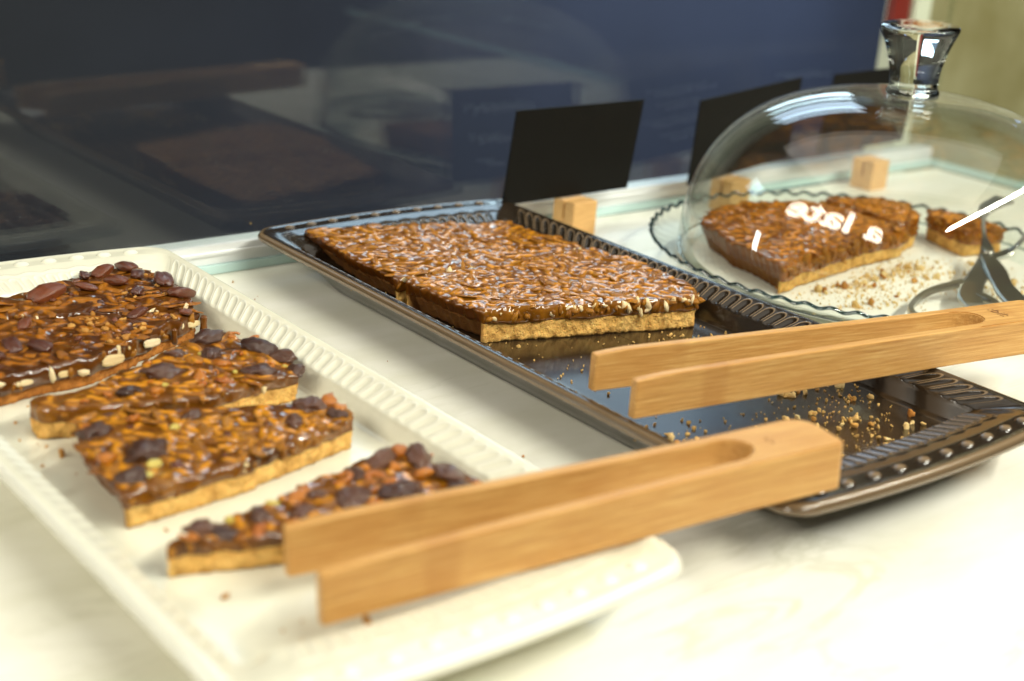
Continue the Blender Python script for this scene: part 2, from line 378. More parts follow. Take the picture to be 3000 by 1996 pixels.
# ------------------------------------------------------------------ nut, fruit and crumb meshes
def m_sliver(seed):
    rg = np.random.default_rng(seed); n = 7; st = np.linspace(-.5, .5, 6); V = []
    bend = rg.uniform(-.08, .08); fl = rg.uniform(.75, 1.3)
    for i, x in enumerate(st):
        wv = ((.15, .19, .21, .2, .18, .10)[i] if seed % 2 else (.07, .14, .18, .19, .16, .08)[i])*rg.uniform(.85, 1.15)*fl; h = .05*rg.uniform(.7, 1.2)
        a = np.arange(n)/n*2*np.pi+.3
        V += [(x, wv*math.cos(t)+bend*(4*x*x), h*math.sin(t)+.3*bend*x) for t in a]
    F = [[i*n+j, i*n+(j+1) % n, (i+1)*n+(j+1) % n, (i+1)*n+j][::-1] for i in range(5) for j in range(n)]
    F += [list(range(n)), list(range(5*n, 6*n))[::-1]]
    return np.array(V), F
def ico(sub):
    bm = bmesh.new(); bmesh.ops.create_icosphere(bm, subdivisions=sub, radius=1)
    V = np.array([v.co for v in bm.verts]); F = [[v.index for v in f.verts] for f in bm.faces]; bm.free(); return V, F
def m_chunk(seed, sub=2, amp=.35):
    V, F = ico(sub); V = V*(1+amp*vn(V*1.3+seed*7, seed))[:, None]*np.array([1, .75, .55]); return V*.5, F
def m_pecan(seed):
    V, F = ico(3); x = V[:, 0]; y = V[:, 1]; z = V[:, 2]
    g_ = -.22*np.exp(-(y/.16)**2)*(z > -.3) + .10*np.cos(9*y)*np.abs(y)**.5
    g_ += .07*vn(V*4+seed, seed)
    V = V*(1+g_)[:, None]*np.array([1.0, .58, .38]); V[:, 1] *= 1-.25*np.clip(V[:, 0], 0, 1); return V*.5, F
def m_prune(seed):
    V, F = ico(3); g_ = .36*np.abs(vn(V*np.array([1.8, 5.5, 3.5])+seed*3, seed)) + .34*vn(V*1.6+seed, seed+9) + .10*vn(V*6, seed+4)
    V = V*(1-g_)[:, None]*np.array([1, .8, .5]); return V*.5, F
def m_curl(seed):   # a bent ring of candied peel
    rg = np.random.default_rng(seed); arc = rg.uniform(3.6, 5.6); V = []; n = 6
    for i in range(12):
        t = arc*i/11; c = np.array([.36*math.cos(t), .28*math.sin(t), 0]); 
        for j in range(n):
            p = 2*np.pi*j/n; rr = .13
            V.append(c*(1+rr/.36*math.cos(p))+np.array([0, 0, .12*math.sin(p)]))
    F = [[i*n+j, i*n+(j+1) % n, (i+1)*n+(j+1) % n, (i+1)*n+j] for i in range(11) for j in range(n)]+[list(range(n))[::-1], list(range(11*n, 12*n))]
    return np.array(V), F
GEN = dict(almond_sliver=[m_sliver(i) for i in range(6)], nut_chunk=[m_chunk(i, 1, .45) for i in range(5)], pecan=[m_pecan(i) for i in range(3)],
           prune=[m_prune(i) for i in range(4)], peel=[m_chunk(20+i, 2, .7) for i in range(4)]+[m_curl(i) for i in range(2)], raisin=[m_chunk(40+i, 2, .25) for i in range(3)],
           crumb=[m_chunk(60+i, 2, .75) for i in range(6)])
cache = {}
def piece(kind, i, matname):
    k = (kind, i, matname)
    if k not in cache:
        V, F = GEN[kind][i]; me = bpy.data.meshes.new(kind); me.from_pydata(np.asarray(V).tolist(), [], F); me.update()
        me.polygons.foreach_set('use_smooth', [True]*len(F)); me.materials.append(MAT[matname]); cache[k] = me
    return cache[k]
def put(kind, matname, parent, loc, size, rot, rg, name=None, i=None):
    i = int(rg.integers(len(GEN[kind]))) if i is None else i
    o = bpy.data.objects.new(name or kind, piece(kind, i, matname)); C.objects.link(o); o.parent = parent
    o.location = loc; o.rotation_euler = rot; o.scale = (size,)*3 if np.isscalar(size) else size; return o
def heap(name, items, matname, parent=None):   # many small pieces joined in one mesh; items: kind,i,loc,size,rot
    Vs, Fs, off = [], [], 0
    for kind, i, loc, size, rot in items:
        V, F = GEN[kind][i]; from mathutils import Euler
        Mx = np.array(Euler(rot).to_matrix()); P = (np.asarray(V)*np.asarray(size))@Mx.T+np.asarray(loc)
        Vs.append(P); Fs += [[x+off for x in f] for f in F]; off += len(P)
    o = pyd(name, np.concatenate(Vs), Fs, MAT[matname], parent); o['kind'] = 'stuff'; return o

# ------------------------------------------------------------------ cake slabs
def inside(poly, P):
    x, y = P[:, 0], P[:, 1]; r = np.zeros(len(P), bool)
    for (x0, y0), (x1, y1) in zip(poly, np.roll(poly, -1, 0)):
        c = ((y0 > y) != (y1 > y)) & (x < (x1-x0)*(y-y0)/((y1-y0) if y1 != y0 else 1e-9)+x0); r ^= c
    return r
def edge_dist(poly, P):
    d = np.full(len(P), 1e9)
    for p, q in zip(poly, np.roll(poly, -1, 0)):
        e = q-p; t = np.clip(((P-p)@e)/(e@e), 0, 1); d = np.minimum(d, np.hypot(*(P-p-t[:, None]*e).T))
    return d
def scatter(poly, n, mind, rg, inset=.3, region=None):
    out = np.zeros((0, 2)); lo, hi = poly.min(0), poly.max(0)
    for _ in range(40):
        P = rg.uniform(lo, hi, (n*2, 2)); P = P[inside(poly, P)]; P = P[edge_dist(poly, P) > inset]
        if region is not None: P = P[region(P)]
        for p in P:
            if len(out) >= n: return out
            if not len(out) or np.min(np.hypot(*(out-p).T)) > mind: out = np.vstack([out, p])
    return out
def cake(name, label, top, tart, z0, zm, z1, seed, car, crust, flare=1.0, group=None, slivers=None, lump=.12, crust_in=.1, step=.11, drips=()):
    """top: outline in cm, counter-clockwise; tart[i]: edge i is a fluted tin side; flare: how far tin sides draw in at the foot"""
    rg = np.random.default_rng(seed); top = np.array(top, float); cen = top.mean(0)
    root = empty(name, (cen[0]/100, cen[1]/100, z0/100)); props(root, label, 'cake slice', group)
    P, W8, S, s0 = [], [], [], 0
    for i in range(len(top)):
        p, q = top[i], top[(i+1) % len(top)]; L = np.hypot(*(q-p)); n = max(3, int(L/step)); k = np.arange(n)/n
        P.append(np.outer(1-k, p)+np.outer(k, q)); W8.append(np.full(n, float(tart[i]))); S.append(s0+k*L); s0 += L
    P, W8, S = map(np.concatenate, (P, W8, S)); N = len(P)
    def sm(A, m):
        K = np.ones(2*m+1)/(2*m+1); A2 = A.reshape(N, -1)
        return np.stack([np.convolve(np.concatenate([A2[-m:, j], A2[:, j], A2[:m, j]]), K, 'valid') for j in range(A2.shape[1])], 1).reshape(A.shape)
    P = sm(P, 4); W8 = sm(W8, 3)
    tg = np.roll(P, -1, 0)-np.roll(P, 1, 0); tg /= np.hypot(*tg.T)[:, None]; Nn = np.stack([tg[:, 1], -tg[:, 0]], 1); Nn = sm(Nn, 4)
    P = P+Nn*(.16*fbm(np.c_[P*.5, np.full(N, seed)], seed, 3))[:, None]
    flute = .055*np.sin(2*np.pi*S/.75)*W8
    def at_z(z):
        f = (z-z0)/(z1-z0); return P - Nn*((1-f)*flare*W8)[:, None] + Nn*flute[:, None]
    # raster of nut bumps
    pts = slivers if slivers is not None else np.zeros((0, 2)); yaw = rg.uniform(0, np.pi, len(pts)); ln = .5+1.15*rg.random(len(pts)); up = rg.uniform(-.035, .02, len(pts))
    def H(Q):
        h = lump*fbm(np.c_[Q*.55, np.full(len(Q), seed+.5)], seed+3, 3) + .03*vn(np.c_[Q*2.6, np.zeros(len(Q))], seed+8); nut = np.zeros(len(Q))
        for (px, py), a, l, u_ in zip(pts, yaw, ln, up):
            m = (np.abs(Q[:, 0]-px) < .75) & (np.abs(Q[:, 1]-py) < .75)
            if not m.any(): continue
            dx = Q[m, 0]-px; dy = Q[m, 1]-py; X = dx*math.cos(a)+dy*math.sin(a); Y = -dx*math.sin(a)+dy*math.cos(a)
            k = np.exp(-(np.abs(X)/(l*.52))**4-(Y/.20)**2); nut[m] = np.maximum(nut[m], k)
        return h+.055*nut, nut
    # crust
    rows = []
    for k, z in enumerate(np.linspace(z0, zm, 12)):
        B = at_z(z); zz = np.full(N, z)
        nz = fbm(np.c_[B*5, np.full(N, z*5)], seed+20, 3); cr_ = (1-W8)
        n2 = vn(np.c_[B*9, np.full(N, z*9)], seed+41); B = B+Nn*((nz*.055+.03*n2)*cr_+nz*.02-crust_in*cr_)[:, None]
        if 0 < k < 11: zz = zz+.03*vn(np.c_[B*4, np.full(N, z*3)], seed+2)
        if k == 0: B = B-Nn*.05
        rows.append(np.c_[B, zz])
    for sc in (.6, .05): rows.append(np.c_[cen+(at_z(zm)-cen)*sc, np.full(N, zm-.02)])
    bot = [np.c_[cen+(rows[0][:, :2]-cen)*.05, np.full(N, z0)]]
    V = np.concatenate(bot+rows); V[:, :2] -= cen; V[:, 2] -= z0
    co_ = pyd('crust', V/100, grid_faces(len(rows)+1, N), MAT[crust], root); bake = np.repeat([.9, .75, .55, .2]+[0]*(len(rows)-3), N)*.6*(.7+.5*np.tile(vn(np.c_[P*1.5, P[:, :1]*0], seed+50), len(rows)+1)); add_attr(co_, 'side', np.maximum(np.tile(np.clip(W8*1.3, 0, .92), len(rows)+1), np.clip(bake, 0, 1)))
    # caramel topping
    rows, nut, sid = [], [], []
    ztop, nt = H(P); 
    for k, f in enumerate((-.06, .02, .2, .4, .6, .78, .92)):
        z = zm+(z1-zm)*f; B = at_z(z); cr_ = 1-W8
        nz = fbm(np.c_[B*1.6, np.full(N, z*1.6)], seed+30, 3)
        rd = -.10*(max(0, f-.7)/.22)**2
        B = B+Nn*(nz*(.13*cr_+.05*W8)+rd+.02)[:, None]; zz = np.full(N, z)
        if k == 0: B = B-Nn*.12
        if k <= 1: zz = zz + .09*fbm(np.c_[P*1.1, np.full(N, 3.3)], seed+33, 2)
        zz = zz+ztop*f*f
        rows.append(np.c_[B, zz]); nut.append(nt*0+.25*np.clip(nz, 0, 1)*cr_); sid.append(np.clip(W8*1.2, 0, 1)*(.85 if f < .8 else .5))
    for ds, (px, py), L in drips:
        pass
    edge = rows[-1][:, :2]; nr = max(8, int(np.max(np.hypot(*(P-cen).T))/step)); 
    for j in range(0, nr):
        f = 1-(j+.55)/nr if j < nr-1 else .002
        if j == 0: f = 1-.10/np.max(np.hypot(*(P-cen).T))
        Q = cen+(edge-cen)*f; h, nn = H(Q); rows.append(np.c_[Q, z1+h-(.02 if j == 0 else 0)]); nut.append(nn); sid.append(np.clip(W8*1.2, 0, 1)*max(0, .55-.28*j*step/.3)*(.6+.4*vn(np.c_[Q*1.2, Q[:, :1]*0], seed+60)))
    V = np.concatenate(rows); V[:, :2] -= cen; V[:, 2] -= z0
    o = pyd('caramel_topping', V/100, grid_faces(len(rows), N), MAT[car], root); add_attr(o, 'nut', np.concatenate(nut)); add_attr(o, 'side', np.concatenate(sid))
    info = dict(root=root, cen=cen, H=lambda Q: H(np.atleast_2d(Q))[0], z0=z0, zm=zm, z1=z1, rg=rg, top=top, pts=pts, yaw=yaw, ln=ln, up=up, P=P, Nn=Nn, W8=W8, at_z=at_z, seed=seed)
    return info
def loc_on(ck, p, dz=0): return ((p[0]-ck['cen'][0])/100, (p[1]-ck['cen'][1])/100, (ck['z1']-ck['z0']+float(ck['H'](p)[0])+dz)/100)
def place_slivers(ck, matname='almond', limit=300, thick=1.0):
    o = np.argsort(np.hypot(*ck['pts'].T)); rg = ck['rg']; rest = []
    hs = ck['H'](ck['pts']) if len(ck['pts']) else []
    for n, j in enumerate(o):
        p = ck['pts'][j]; loc = ((p[0]-ck['cen'][0])/100, (p[1]-ck['cen'][1])/100, (ck['z1']-ck['z0']+hs[j]-.050+ck['up'][j])/100)
        rot = (rg.uniform(-.3, .3), rg.uniform(-.09, .09), ck['yaw'][j]); l = ck['ln'][j]
        wd_ = rg.uniform(.85, 1.7)*thick; size = (l/100, wd_/100, wd_/100*.5); i = int(rg.integers(6))
        if n < limit: put('almond_sliver', matname, ck['root'], loc, size, rot, rg, i=i) if rg.random() > .18 else put('nut_chunk', matname, ck['root'], loc, (rg.uniform(.5, .95)/100, rg.uniform(.5, .9)/100, .5/100), rot, rg)
        else: rest.append(('almond_sliver', i, loc, size, rot))
    if rest: heap('almond_slivers', rest, matname, ck['root'])
def cut_nuts(ck, n, matname='almondw', size=(.3, .75)):   # pale nut cross-sections along the cut faces
    rg = ck['rg']; ok = np.where(ck['W8'] < .2)[0]
    front = ok[(ck['Nn'][ok]@np.array([-.6, -.8])) > -.2]
    for k in rg.choice(front, min(n, len(front)), replace=False):
        f = rg.uniform(.2, .85); z = ck['zm']+(ck['z1']-ck['zm'])*f; b = ck['at_z'](z)[k]+ck['Nn'][k]*-.03
        s = rg.uniform(*size)/100
        put('nut_chunk', matname, ck['root'], ((b[0]-ck['cen'][0])/100, (b[1]-ck['cen'][1])/100, (z-ck['z0'])/100), (s*rg.uniform(.8, 1.6), s*rg.uniform(.6, 1.1), s*rg.uniform(.7, 1.2)), (rg.uniform(0, 3), rg.uniform(0, 3), rg.uniform(0, 3)), rg)
def toppers(ck, kind, matname, spec, dz=0):
    rg = ck['rg']; K = {'prune': .8, 'peel': .6, 'raisin': .75}.get(kind, 1.0)
    for it in spec:
        x, y, s = it[:3]; s *= K; yaw = it[3] if len(it) > 3 else rg.uniform(0, 6); tilt = it[4] if len(it) > 4 else rg.uniform(-.3, .3)
        put(kind, matname, ck['root'], loc_on(ck, (x, y), (dz*.6+.06*s if kind == 'pecan' else dz*.3-.01*s)), (s/100, s*rg.uniform(.75, 1.05)/100, s*rg.uniform(.7, 1.0)/100), (tilt, rg.uniform(-.25, .25), yaw), rg)
def rand_toppers(ck, kind, matname, n, smin, smax, mind, dz=0, region=None):
    pts = scatter(ck['top'], n, mind, ck['rg'], .35, region)
    toppers(ck, kind, matname, [(p[0], p[1], ck['rg'].uniform(smin, smax)) for p in pts], dz)

G1 = 'pieces of caramel cake on the two trays'
rg0 = np.random.default_rng(3)
# the almond slab on the brown tray, in two pieces pushed together
near = [(46.3, 65.2), (46.6, 61.5), (47.2, 58.7), (53.5, 57.0), (60.6, 54.9), (61.8, 56.6), (62.5, 61.3), (61.6, 65.4), (54, 65.5)]
far = [(46.2, 65.7), (54, 65.75), (61.5, 65.65), (61.0, 70), (60.6, 73.0), (56.5, 74.4), (52.3, 75.7), (46.6, 76.9), (46.1, 71.5)]
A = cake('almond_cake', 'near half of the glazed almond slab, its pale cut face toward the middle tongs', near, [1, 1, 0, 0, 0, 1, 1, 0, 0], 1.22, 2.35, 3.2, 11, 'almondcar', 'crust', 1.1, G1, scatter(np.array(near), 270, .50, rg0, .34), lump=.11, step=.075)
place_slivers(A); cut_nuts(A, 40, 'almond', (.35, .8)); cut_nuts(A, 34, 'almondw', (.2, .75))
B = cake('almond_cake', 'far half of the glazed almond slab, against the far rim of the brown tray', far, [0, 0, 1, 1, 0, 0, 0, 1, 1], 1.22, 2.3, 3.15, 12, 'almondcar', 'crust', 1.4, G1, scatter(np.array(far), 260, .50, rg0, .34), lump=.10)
place_slivers(B); cut_nuts(B, 14, 'almond', (.35, .8)); cut_nuts(B, 20)

# slices on the cream tray
SA = [(21.2, 71.4), (24.7, 70.3), (29.5, 68.8), (34.2, 67.3), (35.1, 70), (35.2, 73), (34.3, 75.6), (31.3, 75.4), (25.5, 72.9), (21.2, 72.8)]
SB = [(21.2, 62.3), (26.5, 63.0), (32.4, 65.7), (34.2, 66.6), (34.1, 67.1), (29.4, 68.55), (24.6, 70.0), (21.1, 71.1)]
SCc = [(21.7, 58.0), (25, 57.1), (29, 56.0), (34.6, 56.6), (35.2, 58.6), (35.0, 61.5), (33.9, 64.0), (32.1, 63.6), (29.2, 61.8), (25.1, 59.6), (22.1, 59.6)]
SD = [(21.3, 48.3), (26.6, 48.7), (33.9, 50.6), (33.6, 52.6), (29, 54.4), (25.4, 56.0), (22.8, 57.1), (21.6, 53)]
SF = [(20.9, 44.0), (24.9, 42.7), (30, 41.2), (34.3, 39.9), (34.7, 43), (34.1, 46.9), (31.4, 46.9), (28.3, 45.7), (24.7, 45.0)]
a = cake('pecan_cake', 'dark caramel pecan slice farthest back on the cream tray', SA, [0, 0, 0, 1, 1, 0, 0, 0, 0, 0], 1.22, 1.9, 2.75, 21, 'darkcar', 'brcrust', .5, G1, scatter(np.array(SA), 70, .5, rg0, .2), lump=.16)
place_slivers(a, 'almondd'); cut_nuts(a, 16, 'almond', (.35, .8)); cut_nuts(a, 18)
toppers(a, 'pecan', 'pecan', [(27.9, 72.2, 2.5, .3, .1), (31.0, 74.6, 1.5, 1.2), (32.2, 74.8, 1.7, .4), (33.7, 75.0, 1.7, 1.9), (33.6, 73.2, 1.8, 1.0), (34.4, 71.6, 2.0, 1.3), (34.9, 72.6, 1.4, .5), (34.4, 69.3, 1.9, .2), (32.0, 72.6, 1.6, 2.2), (32.4, 70.6, 1.5, .9), (30.2, 72.4, 1.5, 2.5), (24.0, 71.6, 1.5, .6)], .12)
rand_toppers(a, 'raisin', 'pecan', 10, .4, .8, .9, .0); rand_toppers(a, 'crumb', 'bcrumb', 14, .2, .45, .4, .08, lambda P: P[:, 0] > 28)
b = cake('pecan_cake', 'dark caramel pecan slice with a sliced pecan in its cut front, second from the back', SB, [0, 0, 0, 0, 0, 0, 0, 0], 1.22, 1.85, 2.7, 22, 'darkcar', 'brcrust', .5, G1, scatter(np.array(SB), 90, .45, rg0, .2), lump=.14, crust_in=.2)
place_slivers(b, 'almondd'); cut_nuts(b, 18, 'almond', (.35, .8)); cut_nuts(b, 22)
toppers(b, 'pecan', 'pecan', [(22.2, 66.8, 1.9, .4), (23.6, 66.0, 1.8, 1.5), (22.0, 64.6, 1.8, .2), (24.7, 65.2, 1.6, 2.0), (33.3, 66.6, 1.3, .9), (30.9, 67.4, 1.4, .3), (25.2, 68.4, 1.4, 1.0)], .08)
rand_toppers(b, 'raisin', 'pecan', 10, .4, .8, .9, .0); rand_toppers(b, 'crumb', 'bcrumb', 26, .2, .5, .25, .06, lambda P: P[:, 0] > 27)
for (x, y, s, i) in ((27.7, 63.35, 1.9, 0), (30.4, 64.65, 1.5, 1), (25.0, 62.7, 1.1, 2), (23.0, 62.5, 1.0, 0), (33.6, 66.3, 1.2, 1)):
    put('pecan', 'almondw', b['root'], ((x-b['cen'][0])/100, (y-b['cen'][1])/100, .0098), (s*.95/100, s*.55/100, s*.6/100), (1.35, .12, .42), b['rg'], i=i)
# a thick caramel drip at the right end of the second slice
dv = [(0, .2), (.16, .14), (.2, 0), (.17, -.3), (.2, -.6), (.23, -.8), (.17, -.98), (.05, -1.05), (.002, -1.06)]
for x, y, s in ((34.25, 66.45, 1.0), (32.0, 65.35, .75)):
    d_ = lathe('caramel_drip', [(r*s/100, z*s/100) for r, z in dv][::-1], 18, MAT['darkcar'], b['root']); d_.location = ((x-b['cen'][0])/100, (y-b['cen'][1])/100, .0115); add_attr(d_, 'nut', [0]*len(d_.data.vertices))
c = cake('fruit_cake', 'prune and nut slice in the middle of the cream tray, partly under the next slice', SCc, [0, 0, 0, 1, 1, 1, 0, 0, 0, 0, 0], 1.22, 2.05, 2.65, 23, 'fruitcar', 'crust', .4, G1, scatter(np.array(SCc), 80, .45, rg0, .2), lump=.14, crust_in=.02)
place_slivers(c, 'almondd'); cut_nuts(c, 14, 'almond', (.3, .6)); cut_nuts(c, 4, 'almondw', (.2, .45))
toppers(c, 'prune', 'prune', [(28.4, 59.3, 2.6, .2), (32.6, 62.9, 2.4, .5), (34.3, 60.4, 2.5, 2.3), (34.8, 58.9, 2.2, 1.9), (31.6, 60.6, 1.9, 1.0), (26.2, 58.2, 1.9, .4), (32.6, 57.4, 2.4, .1), (34.4, 57.0, 1.6, 1.0), (30.2, 61.4, 1.6, .3)], .12)
toppers(c, 'peel', 'apricot', [(33.0, 60.4, 1.6), (34.6, 61.6, 1.9), (31.4, 59.0, 1.5), (29.8, 58.2, 1.8), (33.6, 58.2, 1.2), (27.2, 57.4, 1.4), (34.2, 62.9, 1.2), (30.6, 57.2, 1.3)], .16)
rand_toppers(c, 'raisin', 'yellow', 6, .4, .7, 1, .03); rand_toppers(c, 'peel', 'apricot', 14, .5, .9, .8, .08)
d = cake('fruit_cake', 'fruit and nut slice with dark prune rounds at its left end, before the front slice', SD, [0, 0, 1, 0, 0, 0, 1, 1], 1.22, 2.1, 2.72, 24, 'fruitcar', 'crust', .9, G1, scatter(np.array(SD), 130, .42, rg0, .2), lump=.12, crust_in=.02)
place_slivers(d, 'almond', thick=1.15); cut_nuts(d, 18, 'almond', (.3, .6)); cut_nuts(d, 3, 'almondw', (.2, .45))
toppers(d, 'prune', 'prune', [(22.9, 54.4, 2.3, .4), (23.9, 51.6, 2.9, .8), (32.6, 52.5, 2.4, .3), (33.2, 51.3, 1.8, 1.3), (22.3, 49.6, 1.9, .1), (27.2, 54.0, 1.4, .2), (31.0, 51.4, 1.4, 1.1)], .06)
toppers(d, 'peel', 'apricot', [(22.6, 54.6, 1.2), (33.3, 52.3, 1.6), (33.6, 51.6, 1.4), (22.1, 51.6, 1.5), (24.9, 54.8, 1.2)], .4)
toppers(d, 'raisin', 'yellow', [(23.0, 49.5, .8), (23.8, 50.5, 1.4), (26.0, 53.2, .8)], .06); rand_toppers(d, 'raisin', 'pecan', 10, .5, 1.0, 1.2, .02)
e = cake('fruit_cake', 'slice crowded with dark prunes, frontmost on the cream tray behind the tongs', SF, [0, 0, 0, 1, 1, 0, 0, 0, 0], 1.22, 2.1, 2.65, 25, 'fruitcar', 'crust', .6, G1, scatter(np.array(SF), 50, .5, rg0, .2), lump=.14, crust_in=.02)
place_slivers(e, 'almondd', thick=1.2); cut_nuts(e, 14, 'almond', (.3, .6)); cut_nuts(e, 2, 'almondw', (.2, .45))
toppers(e, 'prune', 'prune', [(22.8, 44.4, 1.8, .3), (23.4, 43.8, 1.5), (26.8, 43.6, 2.0, .5), (29.0, 43.4, 2.2, .6), (31.2, 43.2, 2.8, .2), (32.0, 46.0, 2.4, .4), (33.7, 45.4, 2.6, 1.2), (34.0, 43.6, 2.4, .9), (30.4, 45.4, 1.7), (28.0, 44.6, 1.5), (25.2, 44.3, 1.3), (33.4, 41.8, 2.2), (31, 41.8, 1.8)], .12)
toppers(e, 'peel', 'apricot', [(27.3, 44.9, 2.0), (29.6, 45.2, 2.0), (31.0, 44.6, 2.3), (33.2, 46.4, 1.8), (34.4, 45.9, 1.5), (24.6, 43.3, 1.6), (22.0, 43.9, 1.4), (33.0, 44.2, 1.5), (29.8, 42.6, 1.5), (26.0, 43.0, 1.4)], .2)
toppers(e, 'raisin', 'yellow', [(26.2, 45.0, .9), (28.6, 42.6, .9), (24.2, 44.8, .7)], .1); rand_toppers(e, 'peel', 'apricot', 10, .6, 1.0, 1.0, .1)

# ------------------------------------------------------------------ tongs
def tongs(name, L, slot, H, p_tip, p_end, z_tip, z_end, label, mark):
    """p_tip, p_end: middle of the closed pair in plan (cm); built along local +x from tip to handle"""
    p0 = np.array(p_tip); p1 = np.array(p_end); dv_ = p1-p0; ang = math.atan2(dv_[1], dv_[0]); pl_ = math.asin((z_end-z_tip)/L)
    root = empty(name, (p0[0]/100, p0[1]/100, z_tip/100)); root.rotation_euler = (0, -pl_, ang); props(root, label, 'tongs', 'bamboo tongs lying across the tray rims')
    hw_tip, hw_h, th_tip, th_h = 2.05, 1.48, .50, .54
    def outer(x):  # half width of the outside
        t = np.clip(x/slot, 0, 1); return hw_h+(hw_tip-hw_h)*(1-t)**1.25
    def thick(x): t = np.clip(x/slot, 0, 1); return th_tip+(th_h-th_tip)*t
    bv = .07
    for sg in (-1, 1):
        xs = np.linspace(0, slot, 40); bm_v = []; 
        ring = [(0, bv), (bv*.3, bv*.3), (bv, 0), (.5, 0)]
        V = []
        for i, x in enumerate(xs):
            yo = outer(x); yi = yo-thick(x); hh = H - .13*max(0, 1-x/1.9)**1.3; lo = 0
            ys = [yo-bv, yo-bv*.3, yo, yo, yo-bv*.3, yo-bv, yi+bv, yi+bv*.3, yi, yi, yi+bv*.3, yi+bv]
            zs = [lo, lo+bv*.3, lo+bv, hh-bv, hh-bv*.3, hh, hh, hh-bv*.3, hh-bv, lo+bv, lo+bv*.3, lo]
            if i == 0:
                V.append([(x, sg*(y*.86+(yo+yi)/2*.14), z*.97+hh*.015) for y, z in zip(ys, zs)])
            V.append([(x+(.06 if i == 0 else 0)*0+(.0 if i else .0), sg*y, z) for y, z in zip(ys, zs)] if i else [(x+.09, sg*y, z) for y, z in zip(ys, zs)])
        V[0] = [(0.0, y, z) for (_, y, z) in V[0]]
        n = 12; rows = len(V); V = np.array(V).reshape(-1, 3)/100
        F = grid_faces(rows, n); F = F if sg < 0 else F[:, ::-1]
        F = F.tolist(); c0 = list(range(n)); c1 = list(range((rows-1)*n, rows*n))
        F += [c0 if sg > 0 else c0[::-1], c1[::-1] if sg > 0 else c1]
        o = pyd('arm', V, F, MAT['bamboo'], root, smooth=False)
    # handle: outline with round slot end and rounded far corners
    yi = outer(slot)-thick(slot); out = []
    for k in range(17):
        t_ = -np.pi/2+np.pi*k/16; out.append((slot+.002+1.35*math.cos(t_), yi*math.sin(t_)))     # slot end, bottom to top
    rc, rn = 1.15, .35; W_ = hw_h
    right = [(slot+.002, W_)] + [(L-rc+rc*math.sin(q), W_-rc+rc*math.cos(q)) for q in np.linspace(0, np.pi/2, 7)] + [(L-rn+rn*math.cos(q), -W_+rn-rn*math.sin(q)) for q in np.linspace(0, np.pi/2, 7)] + [(slot+.002, -W_)]
    bm = bmesh.new(); vs = [bm.verts.new((x/100, y/100, 0)) for x, y in (out+right)]
    f = bm.faces.new(vs); bmesh.ops.recalc_face_normals(bm, faces=[f])
    r_ = bmesh.ops.extrude_face_region(bm, geom=[f]); bmesh.ops.translate(bm, vec=(0, 0, H/100), verts=[v for v in r_['geom'] if isinstance(v, bmesh.types.BMVert)])
    bmesh.ops.recalc_face_normals(bm, faces=bm.faces[:])
    ed = [e_ for e_ in bm.edges if abs(e_.verts[0].co.z-e_.verts[1].co.z) < 1e-6 and not (abs(e_.verts[0].co.x-(slot+.002)/100) < 1e-6 and abs(e_.verts[1].co.x-(slot+.002)/100) < 1e-6)]
    bmesh.ops.bevel(bm, geom=ed, offset=bv/100, segments=2, affect='EDGES')
    me = bpy.data.meshes.new('handle'); bm.to_mesh(me); bm.free(); link('handle', me, MAT['bamboo'], root, smooth=False)
    if mark:
        text_part('burned_lettering', mark[0], MAT['burn'], root, mark[1]/100, (mark[2]/100, 0, H/100+.0002), (0, 0, mark[3]))
    return root
def text_mesh(name, body, size, bold=0.0, res=4, ext=.0):
    cv = bpy.data.curves.new(name, 'FONT'); cv.body = body; cv.size = size; cv.align_x = 'CENTER'; cv.align_y = 'CENTER'; cv.resolution_u = res; cv.offset = bold; cv.extrude = ext
    o = bpy.data.objects.new(name, cv); C.objects.link(o); dg = bpy.context.evaluated_depsgraph_get(); me = bpy.data.meshes.new_from_object(o.evaluated_get(dg)); bpy.data.objects.remove(o); return me
def text_part(name, body, mat, parent, size, loc, rot, bold=0.0):
    me = text_mesh(name, body, size, bold); me.materials.clear(); o = link(name, me, mat, parent, smooth=False); o.location = loc; o.rotation_euler = rot; return o
# front tongs: across the cream rim onto the brown rim; middle tongs: across both rims of the brown tray
tongs('bamboo_tongs', 23.2, 18.0, 2.15, (23.9, 38.75), (46.25, 34.15), 2.15, 3.62, 'front bamboo tongs leaning from the cream tray over to the corner of the brown tray', ('-:-', .8, 20.4, R(-90)))
tongs('bamboo_tongs', 29.5, 22.6, 2.05, (44.7, 45.3), (73.65, 40.15), 3.1, 3.1, 'rear bamboo tongs lying across both long rims of the brown tray', (':bil:', .95, 25.4, R(-90)))

